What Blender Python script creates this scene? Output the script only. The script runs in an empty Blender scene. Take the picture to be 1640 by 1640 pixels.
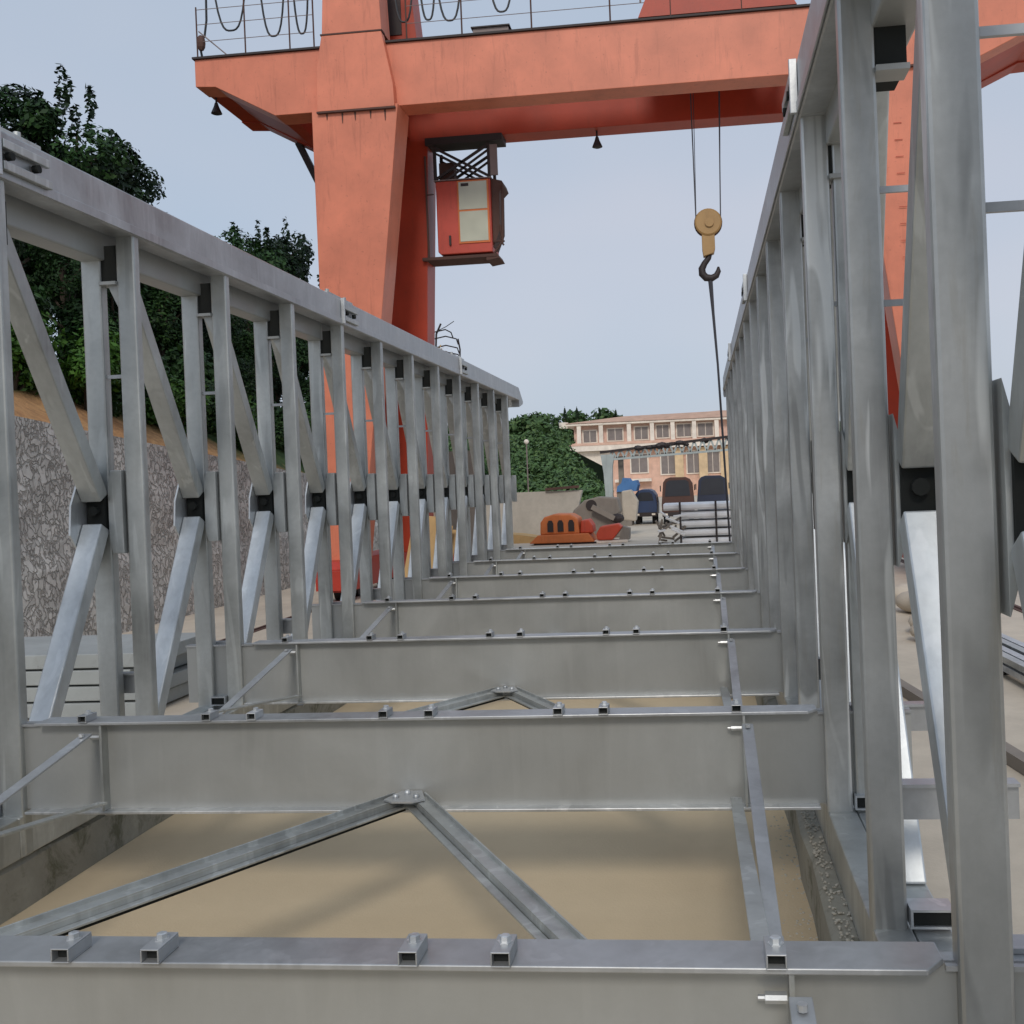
import bpy, math, random
from mathutils import Vector, Matrix, noise
R=math.radians
random.seed(7)
sc=bpy.context.scene
COL=sc.collection
G=-2.055                      # ground level (the lens is the origin of heights)

# ---------------------------------------------------------------- materials
def newmat(name):
    m=bpy.data.materials.new(name); m.use_nodes=True
    nt=m.node_tree; b=nt.nodes['Principled BSDF']
    return m,nt,b
def N(nt,t,**k):
    n=nt.nodes.new(t)
    for a,v in k.items(): setattr(n,a,v)
    return n
def coords(nt,scale=(1,1,1),rand=True,kind='Object'):
    tc=N(nt,'ShaderNodeTexCoord'); mp=N(nt,'ShaderNodeMapping'); mp.inputs['Scale'].default_value=scale
    nt.links.new(tc.outputs[kind],mp.inputs['Vector'])
    if rand:
        oi=N(nt,'ShaderNodeObjectInfo'); mu=N(nt,'ShaderNodeMath',operation='MULTIPLY'); mu.inputs[1].default_value=37
        nt.links.new(oi.outputs['Random'],mu.inputs[0]); nt.links.new(mu.outputs[0],mp.inputs['Location'])
    return mp.outputs['Vector']
def noisetex(nt,vec,scale,detail=4,rough=.6,dist=0):
    n=N(nt,'ShaderNodeTexNoise'); n.inputs['Scale'].default_value=scale; n.inputs['Detail'].default_value=detail
    n.inputs['Roughness'].default_value=rough; n.inputs['Distortion'].default_value=dist
    nt.links.new(vec,n.inputs['Vector']); return n.outputs['Fac']
def ramp(nt,fac,stops):
    r=N(nt,'ShaderNodeValToRGB'); e=r.color_ramp.elements
    while len(e)<len(stops): e.new(.5)
    for i,(p,c) in enumerate(stops):
        e[i].position=p; e[i].color=(c,c,c,1) if isinstance(c,(int,float)) else (*c,1)
    nt.links.new(fac,r.inputs['Fac']); return r.outputs['Color']
def mix(nt,fac,a,b,mode='MIX'):
    m=N(nt,'ShaderNodeMix',data_type='RGBA',blend_type=mode)
    for s,v in ((m.inputs[0],fac),(m.inputs[6],a),(m.inputs[7],b)):
        if isinstance(v,(int,float)): s.default_value=v
        elif isinstance(v,tuple): s.default_value=(*v,1)
        else: nt.links.new(v,s)
    return m.outputs[2]
def bump(nt,b,h,st=.3,dist=.01):
    n=N(nt,'ShaderNodeBump'); n.inputs['Strength'].default_value=st; n.inputs['Distance'].default_value=dist
    nt.links.new(h,n.inputs['Height']); nt.links.new(n.outputs['Normal'],b.inputs['Normal'])

def galv(name,c=(.46,.478,.468),metal=.60,stain=.22,drip=.24):
    m,nt,b=newmat(name)
    v=coords(nt); vs=coords(nt,(9,9,.8))
    big=noisetex(nt,v,1.6,5,.6,.4); st=noisetex(nt,vs,1.3,5,.65,.3); sp=noisetex(nt,v,34,3,.6)
    dark=tuple(x*.62 for x in c); light=tuple(min(1,x*1.32) for x in c)
    if name=='galvanised_beam': dark=tuple(x*.86 for x in c); light=tuple(x*1.1 for x in c)
    base=mix(nt,ramp(nt,big,[(.3,0.),(.7,1.)]),dark,light)
    base=mix(nt,ramp(nt,st,[(.42,0.),(.62,.55)]),base,c)
    warm=(c[0]*.80,c[1]*.72,c[2]*.60)
    stf=ramp(nt,noisetex(nt,vs,2.1,6,.7,.6),[(.56,0.),(.72,stain)])
    base=mix(nt,stf,base,warm)
    base=mix(nt,ramp(nt,sp,[(.35,.12),(.6,0.)]),base,dark)
    vr=coords(nt,(5,5,.55)); run=noisetex(nt,vr,1.7,2,.4,1.2)
    base=mix(nt,ramp(nt,run,[(.60,0.),(.66,drip)]),base,tuple(min(1,x*1.75) for x in c))
    base=mix(nt,ramp(nt,run,[(.30,drip),(.38,0.)]),base,tuple(x*.5 for x in c))
    nt.links.new(base,b.inputs['Base Color'])
    b.inputs['Metallic'].default_value=metal
    nt.links.new(ramp(nt,big,[(.25,.30),(.75,.52)]),b.inputs['Roughness'])
    bump(nt,b,sp,.12,.004)
    return m
def paint(name,c,rough=.5,dirt=(.12,.07,.05),amt=.5,streak=True,metal=0,light=1.15):
    m,nt,b=newmat(name)
    v=coords(nt); vs=coords(nt,(3,3,.35))
    n1=noisetex(nt,v,1.2,5,.6); n2=noisetex(nt,vs if streak else v,2.4,6,.7,.5); n3=noisetex(nt,v,14,4,.7)
    base=mix(nt,ramp(nt,n1,[(.3,0.),(.72,1.)]),tuple(x*.84 for x in c),tuple(min(1,x*light) for x in c))
    base=mix(nt,ramp(nt,n2,[(.55,0.),(.78,amt)]),base,dirt)
    base=mix(nt,ramp(nt,n3,[(.62,0.),(.72,amt*.8)]),base,dirt)
    nt.links.new(base,b.inputs['Base Color'])
    b.inputs['Roughness'].default_value=rough; b.inputs['Metallic'].default_value=metal
    bump(nt,b,n3,.08,.01)
    return m
def leafmat(name,c1,c2,c3):
    m,nt,b=newmat(name)
    g=N(nt,'ShaderNodeNewGeometry'); oi=N(nt,'ShaderNodeObjectInfo')
    col=ramp(nt,g.outputs['Random Per Island'],[(0.,c1),(.55,c2),(1.,c3)])
    v=coords(nt); n=noisetex(nt,v,.55,3,.6)
    col=mix(nt,ramp(nt,n,[(.35,0.),(.68,.8)]),col,tuple(x*1.35 for x in c2))
    col=mix(nt,ramp(nt,oi.outputs['Random'],[(0.,0.),(1.,.45)]),col,c1)
    nt.links.new(col,b.inputs['Base Color']); b.inputs['Roughness'].default_value=.6
    b.inputs['Specular IOR Level'].default_value=.25
    return m
def plain(name,c,rough=.6,metal=0,spec=.5):
    m,nt,b=newmat(name); v=coords(nt); n=noisetex(nt,v,6,4,.6)
    nt.links.new(mix(nt,n,tuple(x*.8 for x in c),tuple(min(1,x*1.2) for x in c)),b.inputs['Base Color'])
    b.inputs['Roughness'].default_value=rough; b.inputs['Metallic'].default_value=metal
    b.inputs['Specular IOR Level'].default_value=spec
    return m
def glass(name,c,rough=.12):
    m,nt,b=newmat(name); v=coords(nt,rand=False); n=noisetex(nt,v,1.5,2)
    nt.links.new(mix(nt,n,tuple(x*.7 for x in c),tuple(min(1,x*1.25) for x in c)),b.inputs['Base Color'])
    b.inputs['Roughness'].default_value=rough
    return m
M={}
M['galv']=galv('galvanised_steel')
M['galv_flange']=galv('galvanised_flange',(.44,.455,.465),.55,.12,.12)
M['galv_beam']=galv('galvanised_beam',(.395,.405,.395),.4,.06,.04)
M['galv_bright']=galv('bright_zinc_and_glint',(.58,.60,.61),.7,.1)
M['galv_skylit']=galv('galvanised_skylit',(.58,.61,.62),.62,.10,.12)  # lighter copy for the lower diagonals, sky reflection put into the colour
M['galv_worn']=galv('galvanised_worn',(.46,.47,.46),.55,.45,.62)
M['pin']=plain('dark_pin_and_shade',(.018,.020,.019),.7,0,.2)  # pin steel; also the painted shade in hollows, slots and gaps
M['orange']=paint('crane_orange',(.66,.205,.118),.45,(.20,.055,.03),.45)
M['orange_shaded']=paint('crane_orange_shaded',(.40,.042,.014),.45,(.16,.04,.02),.4)  # shaded copy of the crane orange, the shade put into the colour
M['redbox']=paint('crane_red',(.50,.045,.025),.45,(.12,.02,.015),.4)
M['cabred']=paint('cab_red',(.50,.065,.04),.5,(.12,.03,.02),.4)
M['dark']=plain('dark_steel',(.03,.022,.022),.6,.1)
M['cable']=plain('black_cable',(.018,.020,.024),.5)
M['rope']=plain('wire_rope',(.06,.06,.07),.55,.4)
M['rail']=plain('rail_paint',(.23,.18,.17),.6)
M['yellow']=paint('ochre_paint',(.40,.24,.09),.5,(.16,.08,.03),.4)
M['cabglass']=glass('cab_glass',(.50,.52,.42),.25)
M['leaf_dark']=leafmat('leaf_dark',(.003,.010,.006),(.009,.027,.009),(.024,.058,.015))
M['leaf_mid']=leafmat('leaf_mid',(.005,.018,.006),(.016,.048,.011),(.045,.10,.022))
M['leaf_bright']=leafmat('leaf_bright',(.014,.04,.008),(.035,.095,.012),(.08,.17,.022))
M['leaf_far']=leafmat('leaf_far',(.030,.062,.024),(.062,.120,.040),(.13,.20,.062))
M['bark']=plain('bark',(.06,.045,.032),.9)
M['glass_dark']=glass('window_glass',(.03,.032,.04),.3)
M['bldg']=paint('salmon_render',(.74,.50,.41),.8,(.36,.25,.2),.35)
M['bldg_red']=paint('red_render',(.74,.48,.37),.8,(.3,.15,.1),.3)
M['bldg_tan']=paint('tan_render',(.70,.52,.32),.8,(.4,.3,.2),.3)
M['white']=paint('white_trim',(.85,.76,.66),.7,(.5,.42,.36),.25)
M['roof']=paint('roof_tile',(.56,.36,.26),.85,(.28,.18,.13),.4,False)
M['blue']=paint('truck_blue',(.030,.055,.13),.45,(.06,.05,.05),.4)
M['navy']=paint('dark_navy',(.022,.030,.060),.45,(.05,.045,.045),.4)
M['tarp']=paint('blue_tarp',(.07,.19,.42),.7,(.05,.1,.2),.3,False)
M['rubber']=plain('rubber',(.015,.015,.016),.85)
M['rustdark']=paint('dark_rust',(.09,.045,.035),.8,(.04,.02,.02),.5)
M['machine']=paint('machine_orange',(.62,.17,.045),.55,(.22,.09,.05),.55)
M['machred']=paint('machine_red',(.58,.07,.03),.5,(.2,.05,.03),.4)
M['frame']=paint('pale_green_steel',(.42,.47,.46),.6,(.2,.2,.19),.5)
M['whitepipe']=paint('pale_pipe',(.78,.79,.80),.45,(.4,.4,.4),.3,False)
M['greycast']=paint('dusty_grey_steel',(.24,.21,.18),.8,(.12,.1,.08),.5)
M['woodtan']=paint('tan_board',(.50,.33,.15),.85,(.25,.15,.08),.5)
M['slab']=paint('grey_slab',(.34,.365,.365),.7,(.16,.16,.15),.4,False)
M['glass_b']=glass('building_glass',(.24,.21,.20),.35)
M['sack']=paint('sack_cloth',(.52,.46,.38),.9,(.3,.25,.2),.4,False)

def concrete(name,c,blot=.5,scale=.6,moss=0):
    m,nt,b=newmat(name); v=coords(nt,rand=False)
    n1=noisetex(nt,v,scale,6,.65,.4); n2=noisetex(nt,v,scale*9,6,.7); n3=noisetex(nt,v,60,3,.7)
    col=mix(nt,ramp(nt,n1,[(.3,0.),(.7,1.)]),tuple(x*(1-blot*.5) for x in c),tuple(x*(1+blot*.22) for x in c))
    col=mix(nt,ramp(nt,n2,[(.35,.35*min(1,blot*2)),(.6,0.)]),col,tuple(x*.62 for x in c))
    if moss:
        mm=noisetex(nt,v,3.2,5,.75,.6); col=mix(nt,ramp(nt,mm,[(.52,0.),(.66,moss)]),col,(.085,.085,.045))
    nt.links.new(col,b.inputs['Base Color']); b.inputs['Roughness'].default_value=.9
    bump(nt,b,n3,.25,.01); return m
M['ground']=concrete('yard_concrete',(.60,.53,.43),.40,.35)
M['bay']=concrete('dusty_tan_shaded_floor',(.62,.50,.33),.16,.30)  # dusty tan, with shade under the bridge partly put into the colour
M['kerb']=concrete('kerb_concrete',(.36,.345,.29),.6,1.2,.75)
M['wallconc']=concrete('pale_concrete',(.50,.46,.40),.4,.5)
def soil():
    m,nt,b=newmat('orange_soil'); v=coords(nt,rand=False)
    n1=noisetex(nt,v,.9,6,.7,.5); n2=noisetex(nt,v,5,5,.7)
    col=mix(nt,ramp(nt,n1,[(.3,0.),(.7,1.)]),(.40,.20,.085),(.60,.36,.16))
    col=mix(nt,ramp(nt,n2,[(.35,.5),(.55,0.)]),col,(.16,.08,.04))
    # vegetated away from the cut edge above the wall
    sx=N(nt,'ShaderNodeSeparateXYZ'); nt.links.new(v,sx.inputs[0])
    ad=N(nt,'ShaderNodeMath',operation='MULTIPLY_ADD'); ad.inputs[1].default_value=2.2
    yy=N(nt,'ShaderNodeMath',operation='MULTIPLY_ADD'); yy.inputs[1].default_value=-.16; yy.inputs[2].default_value=2.6; nt.links.new(sx.outputs['Y'],yy.inputs[0])
    xx=N(nt,'ShaderNodeMath',operation='ADD'); nt.links.new(sx.outputs['X'],xx.inputs[0]); nt.links.new(yy.outputs[0],xx.inputs[1])
    nt.links.new(n1,ad.inputs[0]); nt.links.new(xx.outputs[0],ad.inputs[2])
    mr=N(nt,'ShaderNodeMapRange'); mr.inputs['From Min'].default_value=-9.6; mr.inputs['From Max'].default_value=-10.3
    nt.links.new(ad.outputs[0],mr.inputs['Value'])
    col=mix(nt,mr.outputs[0],col,mix(nt,n2,(.02,.045,.012),(.07,.13,.025)))
    nt.links.new(col,b.inputs['Base Color']); b.inputs['Roughness'].default_value=.95
    bump(nt,b,n2,.6,.1); return m
M['soil']=soil()
def stone():
    m,nt,b=newmat('rubble_masonry'); v=coords(nt,(1,1.5,1.1),rand=False)
    d=noisetex(nt,v,1.8,3,.6)
    vm=N(nt,'ShaderNodeMix',data_type='VECTOR'); 
    nz=N(nt,'ShaderNodeTexNoise'); nz.inputs['Scale'].default_value=3.4; nz.inputs['Detail'].default_value=5; nt.links.new(v,nz.inputs['Vector'])
    va=N(nt,'ShaderNodeVectorMath',operation='MULTIPLY_ADD'); va.inputs[1].default_value=(.75,.75,.75)
    nt.links.new(nz.outputs['Color'],va.inputs[0]); nt.links.new(v,va.inputs[2])
    vo=N(nt,'ShaderNodeTexVoronoi',feature='DISTANCE_TO_EDGE'); vo.inputs['Scale'].default_value=5.2
    vc=N(nt,'ShaderNodeTexVoronoi',feature='F1'); vc.inputs['Scale'].default_value=5.2
    for q in (vo,vc): nt.links.new(va.outputs[0],q.inputs['Vector'])
    bw=N(nt,'ShaderNodeRGBToBW'); nt.links.new(vc.outputs['Color'],bw.inputs[0])
    n2=noisetex(nt,v,11,5,.7)
    col=mix(nt,bw.outputs[0],(.46,.45,.42),(.74,.725,.68))
    col=mix(nt,ramp(nt,n2,[(.3,.45),(.58,0.)]),col,(.33,.32,.29))
    edge=ramp(nt,vo.outputs['Distance'],[(.0,1.),(.09,0.)])
    nn=ramp(nt,d,[(.42,0.),(.58,1.)])
    mort=mix(nt,nn,(.14,.125,.11),(.66,.62,.56))
    ef=N(nt,'ShaderNodeMath',operation='MULTIPLY'); nt.links.new(edge,ef.inputs[0]); ef.inputs[1].default_value=.22
    col=mix(nt,ef.outputs[0],col,mort)
    nt.links.new(col,b.inputs['Base Color']); b.inputs['Roughness'].default_value=.92
    h=N(nt,'ShaderNodeMath',operation='MINIMUM'); nt.links.new(vo.outputs['Distance'],h.inputs[0]); h.inputs[1].default_value=.1
    bump(nt,b,h.outputs[0],1.,.35); return m
M['stone']=stone()

# ---------------------------------------------------------------- mesh helpers
class MB:
    def __init__(s): s.v=[]; s.f=[]
    def add(s,vs,fs):
        o=len(s.v); s.v+= [tuple(p) for p in vs]; s.f+=[tuple(i+o for i in f) for f in fs]; return s
    def box(s,x0,x1,y0,y1,z0,z1):
        if x0>x1: x0,x1=x1,x0
        if y0>y1: y0,y1=y1,y0
        if z0>z1: z0,z1=z1,z0
        vs=[(x,y,z) for x in (x0,x1) for y in (y0,y1) for z in (z0,z1)]
        return s.add(vs,[(0,1,3,2),(4,6,7,5),(0,4,5,1),(2,3,7,6),(0,2,6,4),(1,5,7,3)])
    def bar(s,a,b,w,h,side=(1,0,0)):
        a=Vector(a);b=Vector(b);d=(b-a).normalized(); u=Vector(side); u=(u-d*u.dot(d))
        if u.length<1e-5: u=Vector((0,1,0))-d*d.y
        u.normalize(); n=d.cross(u)
        vs=[p+u*(i*w/2)+n*(j*h/2) for p in (a,b) for i,j in ((-1,-1),(1,-1),(1,1),(-1,1))]
        return s.add(vs,[(3,2,1,0),(4,5,6,7),(0,1,5,4),(1,2,6,5),(2,3,7,6),(3,0,4,7)])
    def tube(s,pts,r,n=8,cap=True):
        pts=[Vector(p) for p in pts]; rr=r if isinstance(r,(list,tuple)) else [r]*len(pts)
        rings=[];ref=None
        for i,p in enumerate(pts):
            d=(pts[min(i+1,len(pts)-1)]-pts[max(i-1,0)]).normalized()
            if ref is None:
                ref=Vector((0,0,1)) if abs(d.z)<.9 else Vector((1,0,0))
            u=(ref-d*ref.dot(d)).normalized(); ref=u; w=d.cross(u)
            rings.append([p+(u*math.cos(t)+w*math.sin(t))*rr[i] for t in [2*math.pi*k/n for k in range(n)]])
        vs=[q for ri in rings for q in ri]; fs=[]
        for i in range(len(pts)-1):
            for k in range(n): fs.append((i*n+k,i*n+(k+1)%n,(i+1)*n+(k+1)%n,(i+1)*n+k))
        if cap: fs+= [tuple(range(n))[::-1],tuple((len(pts)-1)*n+k for k in range(n))]
        return s.add(vs,fs)
    def prism(s,poly,a0,a1,ax='y'):
        n=len(poly)
        def P(p,q):
            if ax=='y': return (p[0],q,p[1])
            if ax=='x': return (q,p[0],p[1])
            return (p[0],p[1],q)
        vs=[P(p,a0) for p in poly]+[P(p,a1) for p in poly]
        fs=[tuple(range(n)),tuple(range(2*n-1,n-1,-1))]+[(i,i+n,(i+1)%n+n,(i+1)%n) for i in range(n)]
        return s.add(vs,fs)
    def htube(s,x0,x1,y0,y1,z0,z1,t=.006):   # hollow box section along y, open at both ends
        s.box(x0,x1,y0,y1,z1-t,z1); s.box(x0,x1,y0,y1,z0,z0+t)
        s.box(x0,x0+t,y0,y1,z0+t,z1-t); s.box(x1-t,x1,y0,y1,z0+t,z1-t); return s
    def blob(s,c,rx,ry,rz,n=10,m=6):
        vs=[(c[0],c[1],c[2]+rz)]
        for i in range(1,m):
            t=math.pi*i/m
            for k in range(n):
                p=2*math.pi*k/n; vs.append((c[0]+rx*math.sin(t)*math.cos(p),c[1]+ry*math.sin(t)*math.sin(p),c[2]+rz*math.cos(t)))
        vs.append((c[0],c[1],c[2]-rz)); fs=[]
        for k in range(n): fs.append((0,1+k,1+(k+1)%n))
        for i in range(m-2):
            for k in range(n): a=1+i*n; fs.append((a+k,a+n+k,a+n+(k+1)%n,a+(k+1)%n))
        a=1+(m-2)*n; L=len(vs)-1
        for k in range(n): fs.append((a+k,L,a+(k+1)%n))
        return s.add(vs,fs)
    def build(s,name,mat,parent=None,org=None,bev=0,smooth=False):
        if org is None: org=Vector(parent['_o']) if (parent is not None and '_o' in parent) else Vector((0,0,0))
        org=Vector(org)
        me=bpy.data.meshes.new(name); me.from_pydata([tuple(Vector(p)-org) for p in s.v],[],s.f); me.update()
        import bmesh
        bm=bmesh.new(); bm.from_mesh(me); bmesh.ops.recalc_face_normals(bm,faces=bm.faces); bm.to_mesh(me); bm.free()
        me.materials.append(mat if not isinstance(mat,str) else M[mat])
        if smooth:
            for p in me.polygons: p.use_smooth=True
        o=bpy.data.objects.new(name,me); COL.objects.link(o)
        if parent is not None:
            o.parent=parent
        else: o.location=org
        ORG[o.name]=tuple(org)
        if bev:
            b=o.modifiers.new('bevel','BEVEL'); b.width=bev; b.segments=2; b.limit_method='ANGLE'; b.angle_limit=R(40)
        return o
ORG={}
def sub(mb,name,mat,parent,**k):       # part of a part / thing, sharing the thing's origin
    return mb.build(name,mat,parent,org=ORG[parent.name],**k)
def thing(name,label,cat,loc=(0,0,0),group=None):
    o=bpy.data.objects.new(name,None); COL.objects.link(o); o.location=loc
    o.empty_display_size=.2; ORG[o.name]=tuple(loc)
    tag(o,label,cat,group); return o
def tag(o,label,cat,group=None):
    o['label']=label; o['category']=cat
    if group: o['group']=group
    return o
def struct(o,kind='structure'): o['kind']=kind; return o
def dup(root,loc,label,rz=None,scale=None):
    r=root.copy(); COL.objects.link(r); r.location=loc; r['label']=label
    if rz is not None: r.rotation_euler=(0,0,rz)
    if scale is not None: r.scale=scale
    for ch in list(root.children):
        c=ch.copy(); COL.objects.link(c); c.parent=r
        for g in list(ch.children):
            d=g.copy(); COL.objects.link(d); d.parent=c
    return r
ORD=['first','second','third','fourth','fifth','sixth','seventh','eighth']

# ---------------------------------------------------------------- camera
q=dict(px=949.5005,py=782.9085,yaw=.1042,pitch=.0069,roll=.0399,f=1640.)
cam=bpy.data.cameras.new('camera'); co=bpy.data.objects.new('camera',cam); COL.objects.link(co); sc.camera=co
cam.sensor_width=36; cam.sensor_fit='HORIZONTAL'; cam.lens=36*q['f']/1640
cam.shift_x=(820-q['px'])/1640; cam.shift_y=-(820-q['py'])/1640
cam.clip_end=1500; cam.clip_start=.05
# aim: yaw left, pitch down, roll
base=Matrix.Rotation(q['yaw'],4,'Z')@Matrix.Rotation(R(90)-q['pitch'],4,'X')@Matrix.Rotation(-q['roll'],4,'Z')
co.matrix_world=base

# ---------------------------------------------------------------- truss panels
ZT,ZB=1.903,-1.78
def make_panel(s,ties,end=False):
    dd,tp=(-.09,.55) if s>0 else (0.,.33)     # the right hand rows stand a little closer together
    X=lambda a:s*(a+(dd if a>.165 else 0))
    t=thing('truss_panel','','bridge panel',(0,0,0),'galvanised truss panels bolted end to end')
    def bx(x0,x1,*a): return MB().box(X(x0),X(x1),*a)
    top=bx(-.012,.14,.004,4.996,1.647,ZT); 
    c=top.build('top_chord',M['galv_flange'],t,bev=.012)
    lip=bx(-.022,-.0125,.01,4.99,1.652,1.708); sub(lip,'chord_lip',M['galv_flange'],c,bev=.004)
    bx(.20,.36,.004,4.996,1.51,ZT-.01).build('top_chord',M['galv_beam'],t,bev=.01)
    bx(.003,.135,.0,5.0,ZB,-1.575).build('bottom_chord',M['galv'],t,bev=.008)
    bx(.228,.357,.0,5.0,ZB,-1.575).build('bottom_chord',M['galv'],t,bev=.008)
    # joint plates and pins at the start of the panel
    j=MB(); j.box(X(-.05),X(-.023),.03,.42,1.69,1.735); j.box(X(-.05),X(-.023),.03,.40,1.80,1.845)
    jp=j.build('joint_plate',M['galv'],t,bev=.004)
    sub(MB().box(X(-.05),X(-.013),-.008,.016,1.655,1.905),'end_plate',M['galv_bright'],jp,bev=.003)
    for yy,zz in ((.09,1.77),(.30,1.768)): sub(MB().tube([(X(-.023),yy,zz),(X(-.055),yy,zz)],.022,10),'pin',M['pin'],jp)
    jt=MB(); jt.box(X(.01),X(.10),-.30,.42,1.9035,1.93); jt.tube([(X(.05),-.2,1.93),(X(.05),-.2,1.965)],.02,8); jt.tube([(X(.05),.28,1.93),(X(.05),.28,1.965)],.02,8)
    jt.build('splice_bar',M['galv'],t,bev=.004)
    for k in range(4):
        y=.03+1.25*k
        bx(0,.12,y,y+.07,ZB-.002,1.66).build('inner_post',M['galv_worn' if s>0 else 'galv'],t,bev=.011)
        if not (s>0 and len(ties)>1): bx(.225,.355,y,y+.075,ZB-.002,1.52).build('outer_post',M['galv'],t,bev=.011)
        # diagonals of the K in the outer row
        yn=y+1.25
        u=MB().bar((X(.29),y+tp,1.53),(X(.29),yn-.055,.02),.128,.10); u.build('diagonal',M['galv'],t,bev=.008)
        l=MB().bar((X(.29),y+.42,-1.59),(X(.29),yn-.055,-.16),.128,.10); l.build('diagonal',M['galv_skylit'],t,bev=.008)
        # node: cheeks with a near-black block as painted shade in the gap
        poly=[(yn-.20,-.02),(yn-.06,.24),(yn+.0,.24),(yn+.0,-.42),(yn-.06,-.42),(yn-.22,-.20)]
        ck=MB().prism(poly,X(.356),X(.368),'x').build('gusset_plate',M['galv_bright'],t)
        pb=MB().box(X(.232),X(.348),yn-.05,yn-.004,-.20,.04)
        pb.tube([(X(.29),yn-.085,-.06),(X(.29),yn-.05,-.06)],.03,10); pb.build('node_shade_block',M['pin'],t)
        e_=max(.222+dd,.150); sp=MB().prism([(s*a,b) for a,b in ((.128,.19),(e_-.022,.19),(e_,.10),(e_,-.26),(e_-.02,-.33),(.128,-.33))],yn-.03,yn+.07,'y')
        sp.build('spacer_plate',M['galv'],t,bev=.004)
        for z in ties: 
            MB().box(X(.118),X(.228 if len(ties)<2 else .44),y+.02,y+.034,z-.011,z+.011).build('tie_bar',M['galv_flange'],t)
        # spacer bracket between the two rows under the top chord (open towards the end)
        br=MB(); wb=.32 if s>0 else .228; br.box(X(.118),X(wb),y-.02,y+.09,1.352,1.372); br.prism([(X(.12),1.352),(X(.19),1.352),(X(.12),1.20)],y+.02,y+.06,'y')
        b=br.build('spacer_bracket',M['galv_beam'],t)
        sub(MB().box(X(.121),X(wb-.004),y+.01,y+.24,1.373,1.60),'bracket_shade_block',M['pin'],b)  # near-black fill painting the shade inside the bracket opening
        # cross channel between rows at floor level
        cc=MB(); xc=.62 if s>0 else .34; cc.box(X(.119),X(xc),y+.076,y+.15,-1.112,-1.10); cc.box(X(.119),X(xc),y+.10,y+.112,-1.23,-1.112)
        cc.build('cross_channel',M['galv_flange'],t)
        wt=.36 if s>0 else .24; et=MB().htube(min(X(.125),X(wt)),max(X(.125),X(wt)),y-.03,y+.07,-1.56,-1.495,.008)
        e=et.build('tie_tube',M['galv_bright'],t)
        sub(MB().box(X(.136),X(wt-.011),y-.02,y+.06,-1.550,-1.505),'tube_shade_core',M['pin'],e)  # dark core paints the shade inside the open tube
    if end:
        MB().prism([(5.0,1.52),(5.0,ZT-.005),(5.05,ZT-.03),(5.45,1.655),(5.4,1.60)],X(-.008),X(.34),'x').build('end_fairing',M['galv_flange'],t)
    return t
Yp=[-.2,4.8,9.8,14.8]
LB={1:['front panel of the right hand truss, its tall posts close to the camera','second truss panel of the right hand side, behind the big front posts','third truss panel of the right hand side of the bridge','farthest truss panel on the right hand side, ending below the hook'],
   -1:['front panel of the left hand truss, mostly cut off by the photo edge','truss panel at the left edge of the photo, in front of the stone wall','third truss panel of the left hand side, in front of the crane legs','farthest truss panel on the left hand side, ending by the green hill']}
for s,xi in ((1,.53),(-1,-3.46)):
    a=make_panel(s,(.572,.96)); a.location=(xi,Yp[0],0); a['label']=LB[s][0]
    b=make_panel(s,(.78,)); b.location=(xi,Yp[1],0); b['label']=LB[s][1]
    dup(b,(xi,Yp[2],0),LB[s][2])
    e=make_panel(s,(.78,),True); e.location=(xi,Yp[3],0); e['label']=LB[s][3]

# ---------------------------------------------------------------- cross beams
def make_beam():
    t=thing('cross_beam','','steel beam',(0,0,0),'steel cross beams between the trusses')
    p=[(-3.36,0),(-3.36,.14),(.50,.14),(.50,.055),(.455,.0)]
    MB().prism(p,-1.113,-1.098,'z').build('top_flange',M['galv_flange'],t,bev=.003)
    MB().box(-3.90,.93,.066,.078,-1.546,-1.113).build('web',M['galv_beam'],t)
    MB().box(-3.44,.50,.01,.14,-1.561,-1.546).build('bottom_flange',M['galv_bright'],t,bev=.003)  # brighter steel here paints in the sky highlight on the flange
    MB().box(.505,.93,.05,.12,-1.125,-1.113).build('end_flange',M['galv_flange'],t)
    MB().box(-3.90,-3.37,.05,.12,-1.125,-1.113).build('end_flange',M['galv_flange'],t)
    for x in (-3.025,.155):
        MB().box(x,x+.012,.012,.066,-1.545,-1.114).build('stiffener',M['galv'],t)
    for x in (-3.10,-2.455,-2.223,-1.562,-1.336,-.711,-.494,.128):
        c=MB().htube(x-.023,x+.023,-.012,.085,-1.0975,-1.062,.004).build('clip',M['galv_flange'],t,bev=.003)
        sub(MB().box(x-.0185,x+.0185,.012,.08,-1.093,-1.067),'clip_shade_block',M['pin'],c)  # dark fill paints the shade inside the hollow clip
        bb=MB().tube([(x+.002,.045,-1.0625),(x+.002,.045,-1.060),(x+.002,.045,-1.0598),(x+.002,.045,-1.048),(x+.002,.045,-1.046)],[.019,.019,.0135,.0135,.009],6); sub(bb,'bolt',M['galv_bright'],c)
    for x in (-3.06,.12): MB().tube([(x-.035,.03,-1.178),(x-.02,.03,-1.178),(x-.019,.03,-1.178),(x+.03,.03,-1.178)],[.007,.007,.014,.014],8).build('bolt',M['galv_bright'],t)
    return t
T0=make_beam(); T0.location=(0,2.296,0)
T0['label']='steel cross beam nearest the camera, along the bottom edge of the photo'
TL=['second cross beam from the front, with the peak of the large V brace at its foot','third cross beam from the front, above the small V brace','fourth cross beam from the front','fifth cross beam from the front','third last cross beam, before the far end of the bridge','second last cross beam near the far end','farthest cross beam, in front of the orange machine']
for k in range(1,7):
    lab={1:TL[0],2:TL[1],3:TL[2],4:TL[3],5:'cross beam just before the farthest one, near the far end',6:TL[6]}[k]
    dup(T0,(0,2.296+2.5*k,0),lab)
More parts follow.
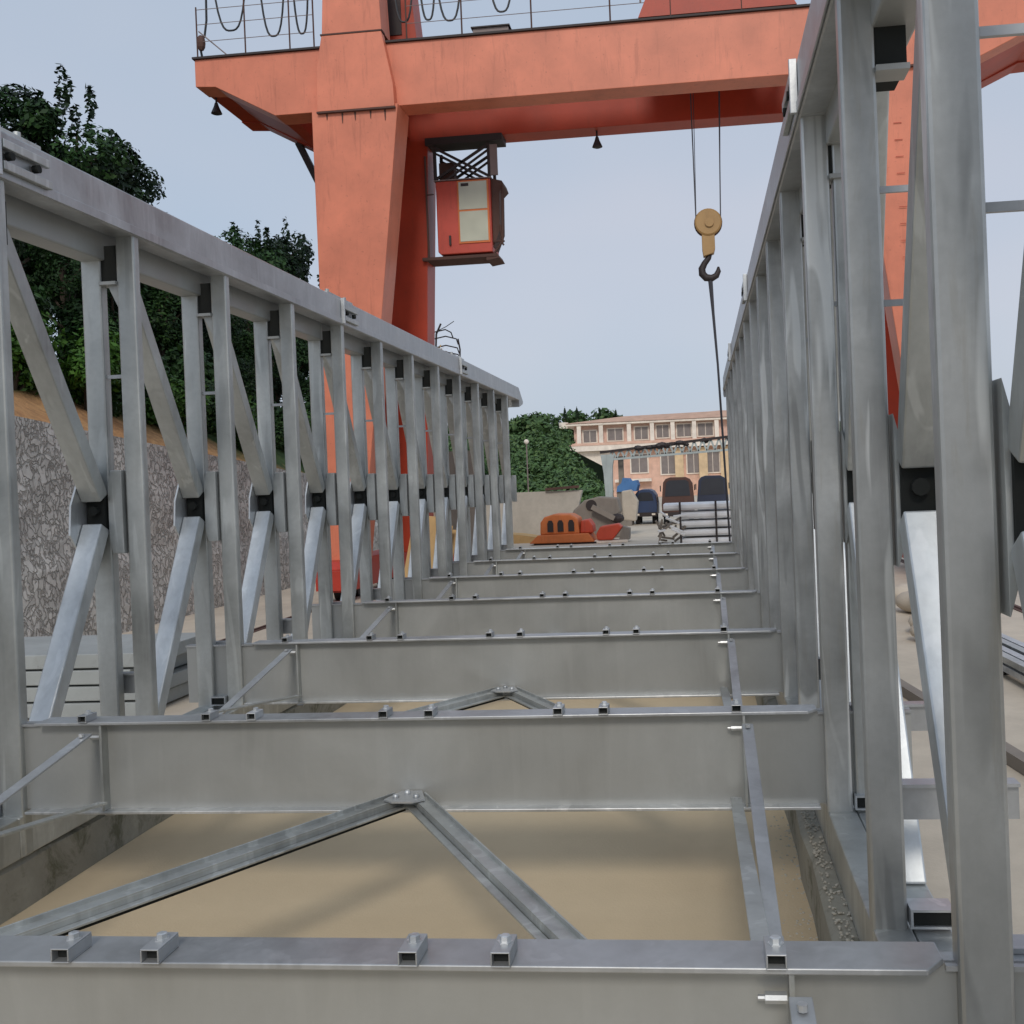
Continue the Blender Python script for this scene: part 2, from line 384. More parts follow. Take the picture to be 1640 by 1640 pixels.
# bracing in each bay (local y: 0 = near beam, 2.5 = far beam)
def make_chevron():
    t=thing('chevron_brace','','brace',(0,0,0),'V shaped braces lying between the cross beams')
    ap=Vector((-1.45,2.50,-1.485))
    for sgn in (-1,1):
        e=Vector((-1.45+sgn*1.50,.10,-1.47)); a=ap+Vector((sgn*.05,0,0))
        m=MB(); m.bar(a,e,.062,.012,side=(0,0,1) if False else (sgn*.85,.52,0))
        d=(e-a).normalized(); nrm=Vector((-d.y,d.x,0)).normalized()
        if nrm.y>0: nrm=-nrm
        m.bar(a+nrm*.028+Vector((0,0,-.022)),e+nrm*.028+Vector((0,0,-.022)),.008,.04,side=(nrm.x,nrm.y,0))
        m.bar(a+nrm*.052+Vector((0,0,-.03)),e+nrm*.052+Vector((0,0,-.03)),.034,.010,side=(nrm.x,nrm.y,0))
        m.bar(a+nrm*-.028+Vector((0,0,.012)),e+nrm*-.028+Vector((0,0,.012)),.008,.024,side=(nrm.x,nrm.y,0))
        m.build('leg',M['galv'],t,bev=.002)
        s2=MB(); s2.bar(a+nrm*.038+Vector((0,0,-.045)),e+nrm*.038+Vector((0,0,-.045)),.012,.02,side=(nrm.x,nrm.y,0)); s2.build('slot_shade_strip',M['pin'],t)  # dark strip painting the shade in the slot of the leg
    pl=MB().prism([(-1.55,2.42),(-1.50,2.555),(-1.40,2.555),(-1.35,2.42),(-1.40,2.38),(-1.50,2.38)],-1.475,-1.467,'z').build('apex_plate',M['galv_flange'],t)
    for x in (-1.50,-1.40,-1.46):
        b=MB().blob((x,2.45 if x!=-1.46 else 2.51,-1.462),.017,.017,.014,8,5); sub(b,'bolt',M['galv_bright'],pl,smooth=True)
    return t
CH=make_chevron(); CH.location=(0,2.296,0); CH['label']='large V brace between the two nearest cross beams, over the bare concrete'
for k in range(1,6):
    dup(CH,(0,2.296+2.5*k,0),{1:'small V brace just beyond the second cross beam',2:'V brace beyond the third cross beam, only its peak showing',3:'V brace hidden low beyond the fourth cross beam',4:'V brace low beyond the fifth cross beam',5:'V brace in the farthest bay of the bridge'}[k])
def make_x(x,s):
    t=thing('crossed_brace','','brace',(0,0,0),'crossed flat bar braces along the sides of the deck')
    MB().bar((x+s*.03,2.47,-1.15),(x+s*.03,.13,-1.60),.052,.012).build('flat_bar',M['galv_flange'],t,bev=.002)
    MB().bar((x-s*.035,2.47,-1.49),(x-s*.035,.13,-1.17),.052,.012).build('flat_bar',M['galv'],t,bev=.002)
    MB().tube([(x+s*.03,2.42,-1.150),(x+s*.03,2.42,-1.135)],.012,8).build('bolt',M['galv_bright'],t); MB().tube([(x-s*.035,2.42,-1.49),(x-s*.035,2.42,-1.474)],.012,8).build('bolt',M['galv_bright'],t); return t
for x,s,side in ((.145,1,'right'),(-3.03,-1,'left')):
    a=make_x(x,s); a.location=(0,2.296,0)
    a['label']='crossed flat bars by the %s truss, between the two nearest cross beams'%side
    for k in (-1,1,2,3,4,5):
        dup(a,(0,2.296+2.5*k,0),{-1:'crossed flat bars by the %s truss, in front of the nearest cross beam',1:'crossed flat bars by the %s truss, beyond the second cross beam',2:'crossed flat bars by the %s truss, beyond the third cross beam',3:'crossed flat bars by the %s truss, beyond the fourth cross beam',4:'crossed flat bars by the %s truss, beyond the fifth cross beam',5:'crossed flat bars by the %s truss, in the farthest bay'}[k]%side)

# ---------------------------------------------------------------- ground, kerbs
g=MB(); xs=[-400,-60,-20,-9,0,9,20,60,400]; ys=[-60,-10,0,10,20,40,80,160,700]
vs=[(x,y,G) for y in ys for x in xs]; fs=[(j*9+i,j*9+i+1,(j+1)*9+i+1,(j+1)*9+i) for j in range(8) for i in range(8)]
g.add(vs,fs); struct(g.build('ground',M['ground']))
struct(MB().add([(-3.49,-2,G+.004),(.445,-2,G+.004),(.445,22,G+.004),(-3.49,22,G+.004)],[(0,1,2,3)]).build('floor',M['bay']))
def kerb(x0,x1,y0,y1,label):
    random.seed(int(abs(x0)*100))
    m=MB(); n=60
    prof=[]
    for i in range(n+1):
        y=y0+(y1-y0)*i/n; j=lambda a:random.uniform(-a,a)
        prof.append([(x0+j(.012),y,G-.05),(x0+j(.012),y,ZB-.03+j(.01)),(x0+.03+j(.01),y,ZB-.005+j(.006)),(x1-.03+j(.01),y,ZB-.005+j(.006)),(x1+j(.012),y,ZB-.03+j(.01)),(x1+j(.012),y,G-.05)])
    vs=[p for r in prof for p in r]; fs=[]
    for i in range(n):
        for k in range(5): fs.append((i*6+k,i*6+k+1,(i+1)*6+k+1,(i+1)*6+k))
    fs+=[(0,1,2,3,4,5),tuple(n*6+k for k in range(6))]
    m.add(vs,fs); o=m.build('kerb_wall',M['kerb']); tag(o,label,'kerb','concrete kerbs the bridge stands on'); return o
kerb(-3.80,-3.485,-2,22,'mossy low concrete kerb under the left truss')
kerb(.44,.80,-2,22,'low concrete kerb with rust flakes under the right truss')
# flakes and gravel by the right kerb
random.seed(3); m=MB()
for i in range(1100):
    y=random.uniform(3.0,6.2)**1; x=.44+abs(random.gauss(0,.06)) if random.random()<.65 else .44-abs(random.gauss(0,.07))
    z=ZB if x>.46 else G; r=random.uniform(.003,.009)
    m.blob((x,y,z+r*.4),r,r*random.uniform(.7,1.6),r*.6,5,3)
struct(m.build('gravel',paint('flake_stone',(.50,.47,.40),.9,(.1,.08,.06),.5,False)),'stuff')
# ---------------------------------------------------------------- gantry crane
OX=M['orange']
cr=thing('gantry_crane','large orange gantry crane straddling the bridge, with a red driver cab','crane',(-1.2,20,G))
def P(mb,name,mat,par=cr,**k): return mb.build(name,M[mat] if isinstance(mat,str) else mat,par,org=(-1.2,20,G),**k)
def girder(y0,y1,mat):
    prof=[(-9.40,7.94),(-9.40,8.46),(7.0,8.46),(7.0,7.92),(6.55,7.90),(5.15,7.27),(-7.83,7.27),(-9.0,7.91)]
    m=MB().prism(prof,y0,y1,'y'); gd=P(m,'girder',mat,bev=.01)
    e=MB().box(-9.43,7.03,y0-.05,y1+.05,8.462,8.50); sub(e,'flange',M['dark'],gd)
    st=MB()
    return gd
girder(19.0,19.55,'orange'); girder(21.0,21.55,'orange_shaded')
# end ties between the girders (their undersides show from below)
m=MB().prism([(-9.38,7.96),(-9.38,8.44),(-7.6,8.44),(-7.6,7.30),(-7.84,7.30),(-9.0,7.93)],19.552,20.998,'y'); P(m,'end_tie','orange_shaded')
m=MB().prism([(5.0,7.30),(5.0,8.44),(6.98,8.44),(6.98,7.94),(6.52,7.93),(5.2,7.30)],19.552,20.998,'y'); P(m,'end_tie','orange_shaded')
# legs
def leg(top,bot,ztop,zbot,y0,y1,yb0,yb1,mat):
    m=MB()
    v=[(top[0],y0,ztop),(top[1],y0,ztop),(top[1],y1,ztop),(top[0],y1,ztop),(bot[0],yb0,zbot),(bot[1],yb0,zbot),(bot[1],yb1,zbot),(bot[0],yb1,zbot)]
    m.add(v,[(0,1,2,3),(4,5,6,7),(0,1,5,4),(1,2,6,5),(2,3,7,6),(3,0,4,7)])
    return P(m,'leg',mat,bev=.012)
leg((-7.05,-5.37),(-7.06,-6.44),7.268,-1.33,18.86,19.62,18.95,19.5,'orange')
leg((-7.05,-5.36),(-6.75,-5.74),7.268,-1.33,20.95,21.65,21.0,21.5,'orange_shaded')
leg((3.00,4.68),(4.10,4.70),7.268,-1.33,18.86,19.62,18.95,19.5,'orange')
leg((3.00,4.68),(3.95,4.70),7.268,-1.33,20.95,21.65,21.0,21.5,'orange_shaded')
# flat rungs welded on the right leg
for i in range(17):
    z=1.4+i*.3; P(MB().bar((3.84-(z-1.4)*.03,18.855,z),(3.98-(z-1.4)*.03,18.855,z),.008,.010,side=(0,0,1)),'rung','orange_shaded')

# leg heads (saddles) wrapping the front girder and rising above it
for s,x0,x1,u0,u1 in ((0,-6.92,-5.42,-6.78,-5.62),(1,3.05,4.55,3.25,4.41)):
    m=MB().prism([(x0,7.20),(x1,7.20),(x1-.01,7.6),(u1,8.62),(u0,8.62),(x0+.02,8.0)],18.80,18.995,'y'); P(m,'saddle','orange',bev=.008)
    m=MB().prism([(u0,8.65),(u1,8.65),(u1-.06,10.4),(u0+.1,10.4)],18.83,19.4,'y'); P(m,'column','orange',bev=.008)
    m=MB().box(u0-.02,u1+.02,18.79,18.99,8.621,8.649); P(m,'seam_plate','rustdark')
    m=MB().box(x0-.01,x1+.01,18.79,18.855,7.165,7.198); P(m,'seam_plate','rustdark')
    if s==0:
        m=MB().prism([(-6.3,8.51),(-5.22,8.51),(-5.38,10.4),(-6.3,10.4)],20.0,20.6,'y'); c2=P(m,'column','orange_shaded')
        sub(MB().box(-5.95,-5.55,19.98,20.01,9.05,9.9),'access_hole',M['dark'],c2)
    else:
        m=MB().prism([(3.3,8.51),(4.4,8.51),(4.3,10.4),(3.4,10.4)],20.0,20.6,'y'); P(m,'column','orange_shaded')
for s0 in (-6.75,-6.45,-6.2,-5.9,-5.62,3.2,3.55,3.9,4.3):
    hh=.10+.10*abs(math.sin(s0*7)); P(MB().prism([(s0-.018,7.16),(s0+.018,7.16),(s0+.004,7.16-hh),(s0-.006,7.16-hh)],18.852,18.8585,'y'),'rust_run','rustdark')
# tie beams at the head of the legs between girders, strut
for x in (-6.2,3.8): P(MB().box(x-.45,x+.45,19.60,20.96,7.32,8.1),'head_tie','orange_shaded')
P(MB().bar((-8.28,21.3,7.52),(-7.2,21.3,5.2),.13,.13),'strut','dark')
# bogies on both sides
for x in (-6.80,4.45):
    b=P(MB().prism([(18.3,-1.42),(18.5,-1.30),(22.4,-1.30),(22.6,-1.42),(22.6,-1.86),(18.3,-1.86)],x-.27,x+.27,'x'),'bogie_beam','redbox',bev=.01)
    for yy in (18.75,19.5,21.3,22.1):
        sub(MB().tube([(x-.10,yy,-1.86),(x+.10,yy,-1.86)],.19,20),'wheel',M['dark'],b)
    sub(MB().box(x-.24,x+.24,18.05,18.29,-1.80,-1.45),'buffer',M['redbox'],b)
    m=MB().box(x-.08,x+.08,12,27,G,G+.012); m.box(x-.02,x+.02,12,27,G+.012,G+.012+.02)
    o=m.build('crane_rail',M['rustdark']); tag(o,'steel crane rail on the ground %s of the bridge'%('left' if x<0 else 'right'),'rail','crane rails')
# walkway railing
def railing(pts,zb,y,zt=.95):
    for x,h in pts: P(MB().tube([(x,y,zb),(x,y,zb+h)],.016,6),'railing_post','rustdark')
    w=MB()
    for h in (.33,.66,.95):
        w.tube([(x,y,zb+h) for x,_ in pts],.007,5)
    P(w,'handrail','rail')
railing([(-9.36,1.0),(-8.39,1.35),(-7.5,1.0),(-7.02,1.0)],8.50,19.06)
railing([(-5.2,1.0),(-4.13,1.0),(-2.80,1.0),(-1.32,1.0),(-.2,1.0),(1.1,1.0),(2.7,1.0)],8.50,19.06)
railing([(4.75,1.0),(5.9,1.0),(6.95,1.0)],8.50,19.06)
P(MB().tube([(-9.34,19.1,9.05),(-8.75,19.1,8.52)],.012,6),'rail_brace','rail')
P(MB().blob((-9.3,19.1,8.82),.09,.08,.16,8,6),'end_stop','rustdark')
# festoon cable loops
m=MB(); m.tube([(-9.21,19.2,9.75),(-9.22,19.2,9.3),(-9.27,19.2,9.0),(-9.38,19.2,8.85),(-9.34,19.2,8.6)],.024,6); P(m,'festoon_cable','cable')
for xa,xb,zb in ((-9.08,-8.37,9.06),(-8.14,-7.6,8.88),(-7.47,-7.13,8.88),(-5.5,-5.05,8.93),(-4.98,-4.62,8.93),(-4.66,-4.10,8.88),(-3.65,-3.10,8.96)):
    pts=[]
    for i in range(15):
        t=i/14; u=(t-.5)*2; pts.append((xa+(xb-xa)*t,19.2,zb+(10.2-zb)*abs(u)**3.2))
    P(MB().tube(pts,.020,6),'festoon_cable','cable')
P(MB().tube([(-9.4,19.2,10.2),(7,19.2,10.2)],.02,5),'festoon_wire','cable')
for i in range(2):
    pass
b=P(MB().box(-3.93,-3.25,19.1,19.5,8.505,8.64),'junction_box','rail'); sub(MB().box(-3.96,-3.22,19.06,19.54,8.641,8.665),'lid',M['dark'],b)
P(MB().box(-4.85,-4.05,19.15,19.5,8.505,8.56),'cable_tray','dark')
# work lamps under the girders
for x,y,z in ((-1.84,21.2,7.27),(-9.28,19.6,7.97),(3.0-.05,21.2,7.27)):
    l=P(MB().tube([(x,y,z),(x,y,z-.16)],.02,6),'work_lamp','dark')
    sub(MB().tube([(x,y,z-.13),(x,y,z-.20),(x,y,z-.34),(x,y,z-.36)],[.03,.05,.11,.06],12),'lamp_shade',M['dark'],l)
# trolley drum frame on top (separate thing)
tr=thing('crane_trolley','orange hoist trolley sitting on top of the crane girders above the hook','trolley',(.4,20.2,8.5))
m=MB(); m.prism([(-.80,8.56),(-.65,8.90),(1.9,8.90),(2.1,8.56)],19.05,19.45,'y'); m.box(-.7,2.0,21.05,21.4,8.56,8.9); m.box(-.7,-.45,19.45,21.05,8.6,8.85); m.box(1.75,2.0,19.45,21.05,8.6,8.85); m.build('frame',M['orange_shaded'],tr,org=ORG[tr.name])
m=MB().tube([(-.3,20.2,9.25),(1.5,20.2,9.25)],.33,20); m.build('drum',M['dark'],tr,org=ORG[tr.name])
m=MB().box(-.5,1.6,19.2,19.9,8.902,9.3); m.build('machine_cover',M['woodtan'],tr,org=ORG[tr.name],bev=.02)
for x in (-.5,1.8):
    for y in (19.25,21.22): MB().tube([(x,y-.06,8.62),(x,y+.06,8.62)],.115,16).build('wheel',M['dark'],tr,org=ORG[tr.name])
for x in (-.75,2.05): MB().tube([(x,19.1,8.85),(x,19.1,9.6)],.018,6).build('post',M['rail'],tr,org=ORG[tr.name])
# cab
cx0,cx1,cz0,cz1,cy0,cy1=-5.22,-4.07,4.84,6.36,20.9,21.6
cb=P(MB().prism([(cx0,cz0+.06),(cx0+.06,cz0),(cx1,cz0),(cx1,cz1),(cx0,cz1)],cy0,cy1,'y'),'cab','cabred',bev=.02)
sub(MB().box(-4.765,-4.105,cy0-.02,cy0-.002,5.04,6.34),'window_frame',M['machine'],cb,bev=.005)
sub(MB().box(-4.73,-4.14,cy0-.028,cy0-.0205,5.74,6.31),'window_pane',M['cabglass'],cb)
sub(MB().box(-4.73,-4.14,cy0-.028,cy0-.0205,5.08,5.70),'window_pane',M['cabglass'],cb)
sub(MB().box(-4.97,-4.93,cy0-.04,cy0-.002,5.02,5.22),'handle',M['dark'],cb)
sub(MB().box(-4.68,-4.52,cy0-.035,cy0-.029,6.22,6.28),'sticker',M['dark'],cb)
bal=MB().prism([(-4.066,4.95),(-3.92,5.3),(-3.90,6.1),(-3.80,6.2),(-3.84,6.32),(-4.066,6.38)],21.0,21.55,'y'); P(bal,'side_box','rustdark')
m=MB(); m.tube([(-3.9,20.95,5.4),(-3.86,20.95,5.0),(-3.84,20.95,4.97)],.02,6); m.tube([(-3.82,20.95,6.2),(-3.86,20.95,5.05),(-4.04,20.95,4.82)],.025,6); m.tube([(-3.82,20.95,5.05),(-4.06,20.95,5.06)],.02,6); P(m,'cab_rail','rustdark')
P(MB().box(-5.55,-3.98,20.85,21.5,4.73,4.79),'platform','rustdark')
P(MB().prism([(-4.2,4.66),(-3.93,4.70),(-3.98,4.80),(-4.2,4.78)],20.86,21.5,'y'),'platform_step','rustdark')
m=MB(); m.tube([(-5.42,20.9,4.78),(-5.42,20.9,6.9)],.022,6); m.tube([(-5.42,20.9,6.1),(-5.26,20.9,6.1)],.015,6); P(m,'cab_rail','rustdark')
P(MB().box(-5.40,-3.78,20.86,21.35,7.12,7.264),'hanger_plate','dark')
for yy in (20.93,21.5):
    m=MB()
    m.bar((-5.20,yy,6.42),(-4.10,yy,7.06),.05,.05); m.bar((-5.20,yy,7.06),(-4.10,yy,6.42),.05,.05)
    m.bar((-5.0,yy,6.38),(-4.05,yy,6.98),.04,.04); m.bar((-5.25,yy,6.98),(-4.2,yy,6.38),.04,.04)
    for x in (-5.22,-4.08): m.bar((x,yy,6.38),(x,yy,7.10),.06,.06)
    P(m,'hanger_lattice','dark')
P(MB().box(-5.18,-4.86,21.1,21.35,6.39,6.80),'heater_box','rustdark')
P(MB().box(-4.05,-3.90,20.9,20.95,6.42,7.05),'light_panel','rail')
P(MB().box(-5.25,-4.04,20.88,21.62,6.365,6.385),'cab_roof','rail')

# hook block on its ropes
hx,hy=.36,20.2
hk=thing('hook_block','ochre pulley block with a dark hook hanging on wire ropes from the crane','crane hook',(hx,hy,4.0))
def H(mb,n,mat,**k): return mb.build(n,M[mat],hk,org=ORG[hk.name],**k)
m=MB().tube([(hx,hy-.13,4.96),(hx,hy-.11,4.96),(hx,hy+.11,4.96),(hx,hy+.13,4.96)],[.235,.262,.262,.235],28); pu=H(m,'pulley','yellow')
sub(MB().tube([(hx+.02,hy-.165,4.94),(hx+.02,hy-.131,4.94)],.085,16),'hub',M['yellow'],pu)
sub(MB().tube([(hx,hy-.045,4.96),(hx,hy+.045,4.96)],.275,28),'rim',M['rustdark'],pu)
H(MB().prism([(hx-.115,4.30),(hx-.135,4.45),(hx-.135,4.76),(hx+.115,4.76),(hx+.115,4.45),(hx+.09,4.36)],hy-.1,hy+.1,'y'),'shank_housing','yellow',bev=.01)
pts=[];rr=[]
for t,r in ((0,.05),(1,.05)): pass
hp=[(hx+.0,4.36),(hx-.02,4.28),(hx-.10,4.18),(hx-.155,4.08),(hx-.15,3.98),(hx-.08,3.90),(hx+.03,3.885),(hx+.12,3.93),(hx+.165,4.02),(hx+.165,4.10)]
hr=[.055,.055,.06,.07,.075,.075,.07,.062,.05,.02]
H(MB().tube([(a,hy,b) for a,b in hp],hr,12),'hook','dark',smooth=True)
m=MB()
for xa,xb,yy,zz in ((.11,.125,-.1,5.0),(.70,.60,-.1,5.0),(.19,.13,.12,5.0),(.735,.60,.12,5.0)):
    m.tube([(xa,hy+yy,8.9),(xb,hy+yy,zz)],.012 if yy<0 else .007,6)
H(m,'rope','rope')
sl=MB().tube([(hx+.0,hy,3.84),(hx+.03,hy,3.2),(hx+.08,hy,2.2),(hx+.12,hy,.9),(hx+.16,hy-.1,-.6),(hx+.18,hy-.1,-1.3)],[.045,.028,.022,.022,.02,.02],8).build('lifting_sling',M['rope'],org=(hx,hy,3.8))
tag(sl,'dark wire sling hanging straight down from the crane hook','sling')

# ---------------------------------------------------------------- left: stone wall, slope, trees
def wz(y): return 1.22-.072*(y-12.5) if y>8 else 1.54
m=MB(); n=70; rows=14
ys=[6+(62-6)*i/n for i in range(n+1)]
vs=[];fs=[]
for i,y in enumerate(ys):
    zt=max(wz(y),-1.0)
    for j in range(rows+1):
        z=G-.05+(zt-G+.05)*j/rows
        x=-9.0-.10*(z-G)*.3+ (noise.noise(Vector((y*1.3,z*1.3,0)))*.09)
        if -.98<z<-.80: x-=.0
        if z>-.93: x-=.05
        vs.append((x,y,z))
    vs.append((-9.75,y,zt)); 
W=rows+2
for i in range(n):
    for j in range(W-1): fs.append((i*W+j,i*W+j+1,(i+1)*W+j+1,(i+1)*W+j))
vs+=[(-9.75,ys[0],G),(-9.75,ys[-1],G)]
m.add(vs,fs); o=m.build('stone_wall',M['stone'],smooth=False); tag(o,'grey rubble stone retaining wall behind the left truss, below the orange soil','wall')
cop=MB()
for i in range(40):
    y=6.1+i*1.1; 
    if wz(y)>-1: cop.box(-9.55,-9.09,y,y+1.07,wz(y+.5)+.0,wz(y+.5)+.07)
# sloping hill
def hz(x,y):
    d=-9.6-x
    if d<=0: return max(wz(y),-1.0)-.03
    base=max(wz(y),-1.0)
    h=base-.03+ min(d,1.2)*.75 + max(0,min(d-1.2,6))*.45 + max(0,d-7.2)*.12
    h+= .22*noise.noise(Vector((x*.8,y*.8,0)))*min(1,d)
    f=max(0,min(1,(55-y)/25)); return base+(h-base)*(.35+.65*f)
m=MB(); nx,ny=46,80
vs=[(-9.3-(i/nx)**1.6*60,3+i2*(75-3)/ny,0) for i2 in range(ny+1) for i in range(nx+1)]
vs=[(x,y,hz(x,y)) for x,y,_ in vs]
fs=[(j*(nx+1)+i,j*(nx+1)+i+1,(j+1)*(nx+1)+i+1,(j+1)*(nx+1)+i) for j in range(ny) for i in range(nx)]
m.add(vs,fs); struct(m.build('hillside',M['soil'],smooth=True))

def leafmesh(name,seed,blobs,nleaf,size,spike=0):
    """leaf faces scattered through the outer half of a set of ellipsoids"""
    rnd=random.Random(seed); m=MB(); vs=[];fs=[]
    for k in range(nleaf):
        c,r=blobs[rnd.randrange(len(blobs))]
        if r[0]<.1 and rnd.random()<.90: continue
        while True:
            v=Vector((rnd.uniform(-1,1),rnd.uniform(-1,1),rnd.uniform(-1,1)))
            if .05<v.length<1: break
        v=v.normalized()*(rnd.uniform(.35,1)**.5)*(1+.18*noise.noise(v*2.3+Vector((seed,0,0))))
        p=Vector((c[0]+v.x*r[0],c[1]+v.y*r[1],c[2]+v.z*r[2]))
        if noise.noise(p*1.4+Vector((seed*3,0,0)))<-.22: continue
        nr=(v+Vector((rnd.gauss(0,.5),rnd.gauss(0,.5),rnd.gauss(.4,.5)))).normalized()
        u=nr.orthogonal().normalized(); u=(Matrix.Rotation(rnd.uniform(0,6.28),3,nr)@u); w=nr.cross(u)
        s=size*rnd.uniform(.6,1.35)
        o=len(vs); vs+=[p-u*s*.5,p+w*s*.28,p+u*s*.6,p-w*s*.28]; fs.append((o,o+1,o+2,o+3))
    me=bpy.data.meshes.new(name); me.from_pydata([tuple(v) for v in vs],[],fs); me.update()
    return me
def treeblobs(seed,H,Rr,n):
    rnd=random.Random(seed); out=[]
    for i in range(n):
        a=rnd.uniform(0,6.28); t=rnd.random()
        z=H*(.32+.62*t); rad=Rr*(.85-.55*abs(t-.35))*rnd.uniform(.3,.95)
        r=Rr*rnd.uniform(.26,.48)*(1.1-.45*t)
        out.append(((math.cos(a)*rad,math.sin(a)*rad,z),(r,r,r*rnd.uniform(.75,1.25))))
    for i in range(9):                      # upright shoots above the crown
        a=rnd.uniform(0,6.28); d=Rr*rnd.uniform(.0,.6); z=H*rnd.uniform(.86,1.0)-.25*d
        out.append(((math.cos(a)*d,math.sin(a)*d,z),(.09,.09,rnd.uniform(.3,.55))))
    return out
def make_tree(seed,H,Rr,n,nleaf,mat,size=.15):
    bl=treeblobs(seed,H,Rr,n); t=thing('broadleaf_tree','','tree')
    me=leafmesh('crown',seed,bl,nleaf,size); me.materials.append(M[mat])
    c=bpy.data.objects.new('crown',me); COL.objects.link(c); c.parent=t
    m=MB(); rnd=random.Random(seed+5)
    top=(rnd.uniform(-.2,.2),rnd.uniform(-.2,.2),H*.85)
    m.tube([(0,0,-.6),(0.03,0,H*.25),(top[0]*.5,top[1]*.5,H*.55),top],[.13,.11,.07,.02],7)
    for (b,r) in bl[:n]:
        z0=max(.3*H,b[2]-.9); m.tube([(top[0]*z0/H,top[1]*z0/H,z0),(b[0]*.6,b[1]*.6,b[2]-.25),b],[.05,.03,.01],5)
    m.build('trunk',M['bark'],t,org=(0,0,0))
    return t
TG='trees crowded on the hillside above the stone wall'
protos=[make_tree(11,5.2,1.7,19,19000,'leaf_dark',.115),make_tree(23,5.0,1.9,20,20000,'leaf_mid',.12),make_tree(37,5.6,1.5,17,17000,'leaf_dark',.11),make_tree(51,4.6,1.8,18,18000,'leaf_mid',.13)]
TR=[(-14.3,20.0,8.5,0,'dark tree at the upper left, cut off by the left photo edge'),
    (-14.0,21.6,8.7,1,'brighter green round topped tree at the upper left, beside the photo edge'),
    (-14.4,22.6,9.5,2,'tallest ragged tree at the upper left, its twigs against the sky'),
    (-14.4,24.2,8.3,0,'ragged tree with upright shoots, right of the tallest one on the hill'),
    (-14.2,25.6,7.4,3,'lower rounded tree where the tree line dips behind the top chord'),
    (-14.4,32.0,8.5,1,'round tree showing above the chord between the gap and the crane leg'),
    (-14.8,34.8,8.9,0,'dark green tree just left of the orange crane leg, above the chord'),
    (-15.0,37.5,9.9,2,'pointed dark tree touching the orange crane leg')]
same='leafy dark green tree in the crowded row on the slope above the stone wall'
rnd=random.Random(5)
ext=[]
for y in [13,15,17,18.5,28,29.5,39,42,46,50]:
    ext.append((-13.2-rnd.random()*1.5,y,None))
for y in [12,14.5,16.5,19,21,23,25,27,29,31,33.5,36,39,43,47]:
    ext.append((-12.0-rnd.random()*.8,y,'low'))
for y in [18,22,26,30,34,38]: ext.append((-17.5,y,'far'))
used=[False]*4
def place(pi,x,y,ztop,label,Hn):
    zb=hz(x,y); sc_=(ztop-zb)/Hn; loc=(x,y,zb-.1); rz=rnd.uniform(0,6.28)
    s3=(min(sc_,1.25)*rnd.uniform(.95,1.15),)*2+(sc_,)
    if not used[pi]:
        used[pi]=True; t=protos[pi]; t.location=loc; t.rotation_euler=(0,0,rz); t.scale=s3; t['label']=label
    else: t=dup(protos[pi],loc,label,rz,s3)
    t['group']=TG; t['category']='tree'
HN=[5.2,5.0,5.6,4.6]
for x,y,zt,pi,lb in TR: place(pi,x,y,zt,lb,HN[pi]*.97)
for i,(x,y,k) in enumerate(ext):
    pi=i%4; zb=hz(x,y)
    zt={None:zb+3.6,'low':zb+3.2,'far':zb+3.4}[k]
    if 22<y<30.5: zt=min(zt,6.9)
    if y>38: zt=min(zt,zb+3.0)
    place(pi,x,y,zt,same,HN[pi])
# shrubs on the slope
def make_shrub(seed,mat,name='shrub'):
    rnd2=random.Random(seed); bl=[]
    for i in range(9):
        a=rnd2.uniform(0,6.28); r=rnd2.uniform(.25,.5); d=rnd2.uniform(0,.55)
        bl.append(((math.cos(a)*d,math.sin(a)*d,rnd2.uniform(.25,.9)),(r,r,r*.9)))
    t=thing(name,'','shrub'); me=leafmesh('foliage',seed,bl,6500,.09); me.materials.append(M[mat])
    c=bpy.data.objects.new('foliage',me); COL.objects.link(c); c.parent=t
    m=MB(); 
    for b,r in bl: m.tube([(0,0,-.1),(b[0]*.6,b[1]*.6,b[2]*.6),b],[.03,.02,.01],5)
    m.build('stem',M['bark'],t,org=(0,0,0)); return t
sh=[make_shrub(3,'leaf_bright'),make_shrub(9,'leaf_mid')]; su=[False,False]
SH=[(-12.2,12.6,1.0,0),(-12.0,14.2,1.3,1),(-11.2,15.8,1.15,0),(-10.6,16.9,1.25,0),(-10.9,18.2,1.1,1),(-10.5,19.6,1.0,0),(-10.7,21.0,1.0,1),(-10.4,22.7,1.1,0),(-10.6,24.6,1.0,1),(-10.5,26.5,1.2,0),(-10.7,28.6,1.2,1),(-10.4,31,1.3,0),(-10.6,34,1.3,1),(-10.5,37,1.4,0),(-10.8,41,1.5,1),(-12.6,13.2,1.5,1),(-11.7,16.2,1.5,1),(-11.5,19.,1.5,1),(-11.5,22,1.5,1),(-11.6,25.5,1.5,1),(-11.6,29,1.5,1),(-11.6,33,1.5,1),(-10.6,45,1.5,1),(-10.6,49,1.6,1)]
for i,(x,y,s_,k) in enumerate(SH):
    loc=(x,y,hz(x,y)-.1); lb='bright green shrub on the orange soil edge above the stone wall' if k==0 else 'dark green shrub filling the foot of the tree row on the slope'
    if not su[k]: su[k]=True; t=sh[k]; t.location=loc; t.scale=(s_,)*3; t['label']=lb
    else: t=dup(sh[k],loc,lb,rnd.uniform(0,6.28),(s_,s_,s_))
    t['group']='shrubs along the foot of the trees'
# crow-like dark bird? -> small black cross-shaped plant stake on the wall top
m=MB().prism([(0,0),(.10,.02),(.13,.25),(.11,.52),(.04,.56),(.02,.3)],-.03,.03,'y')
o=m.build('dark_bottle',M['pin'],org=(0,0,0)); o.location=(-9.1,15.9,wz(15.9)+.0); tag(o,'small dark upright rag caught on top of the stone wall','rag')
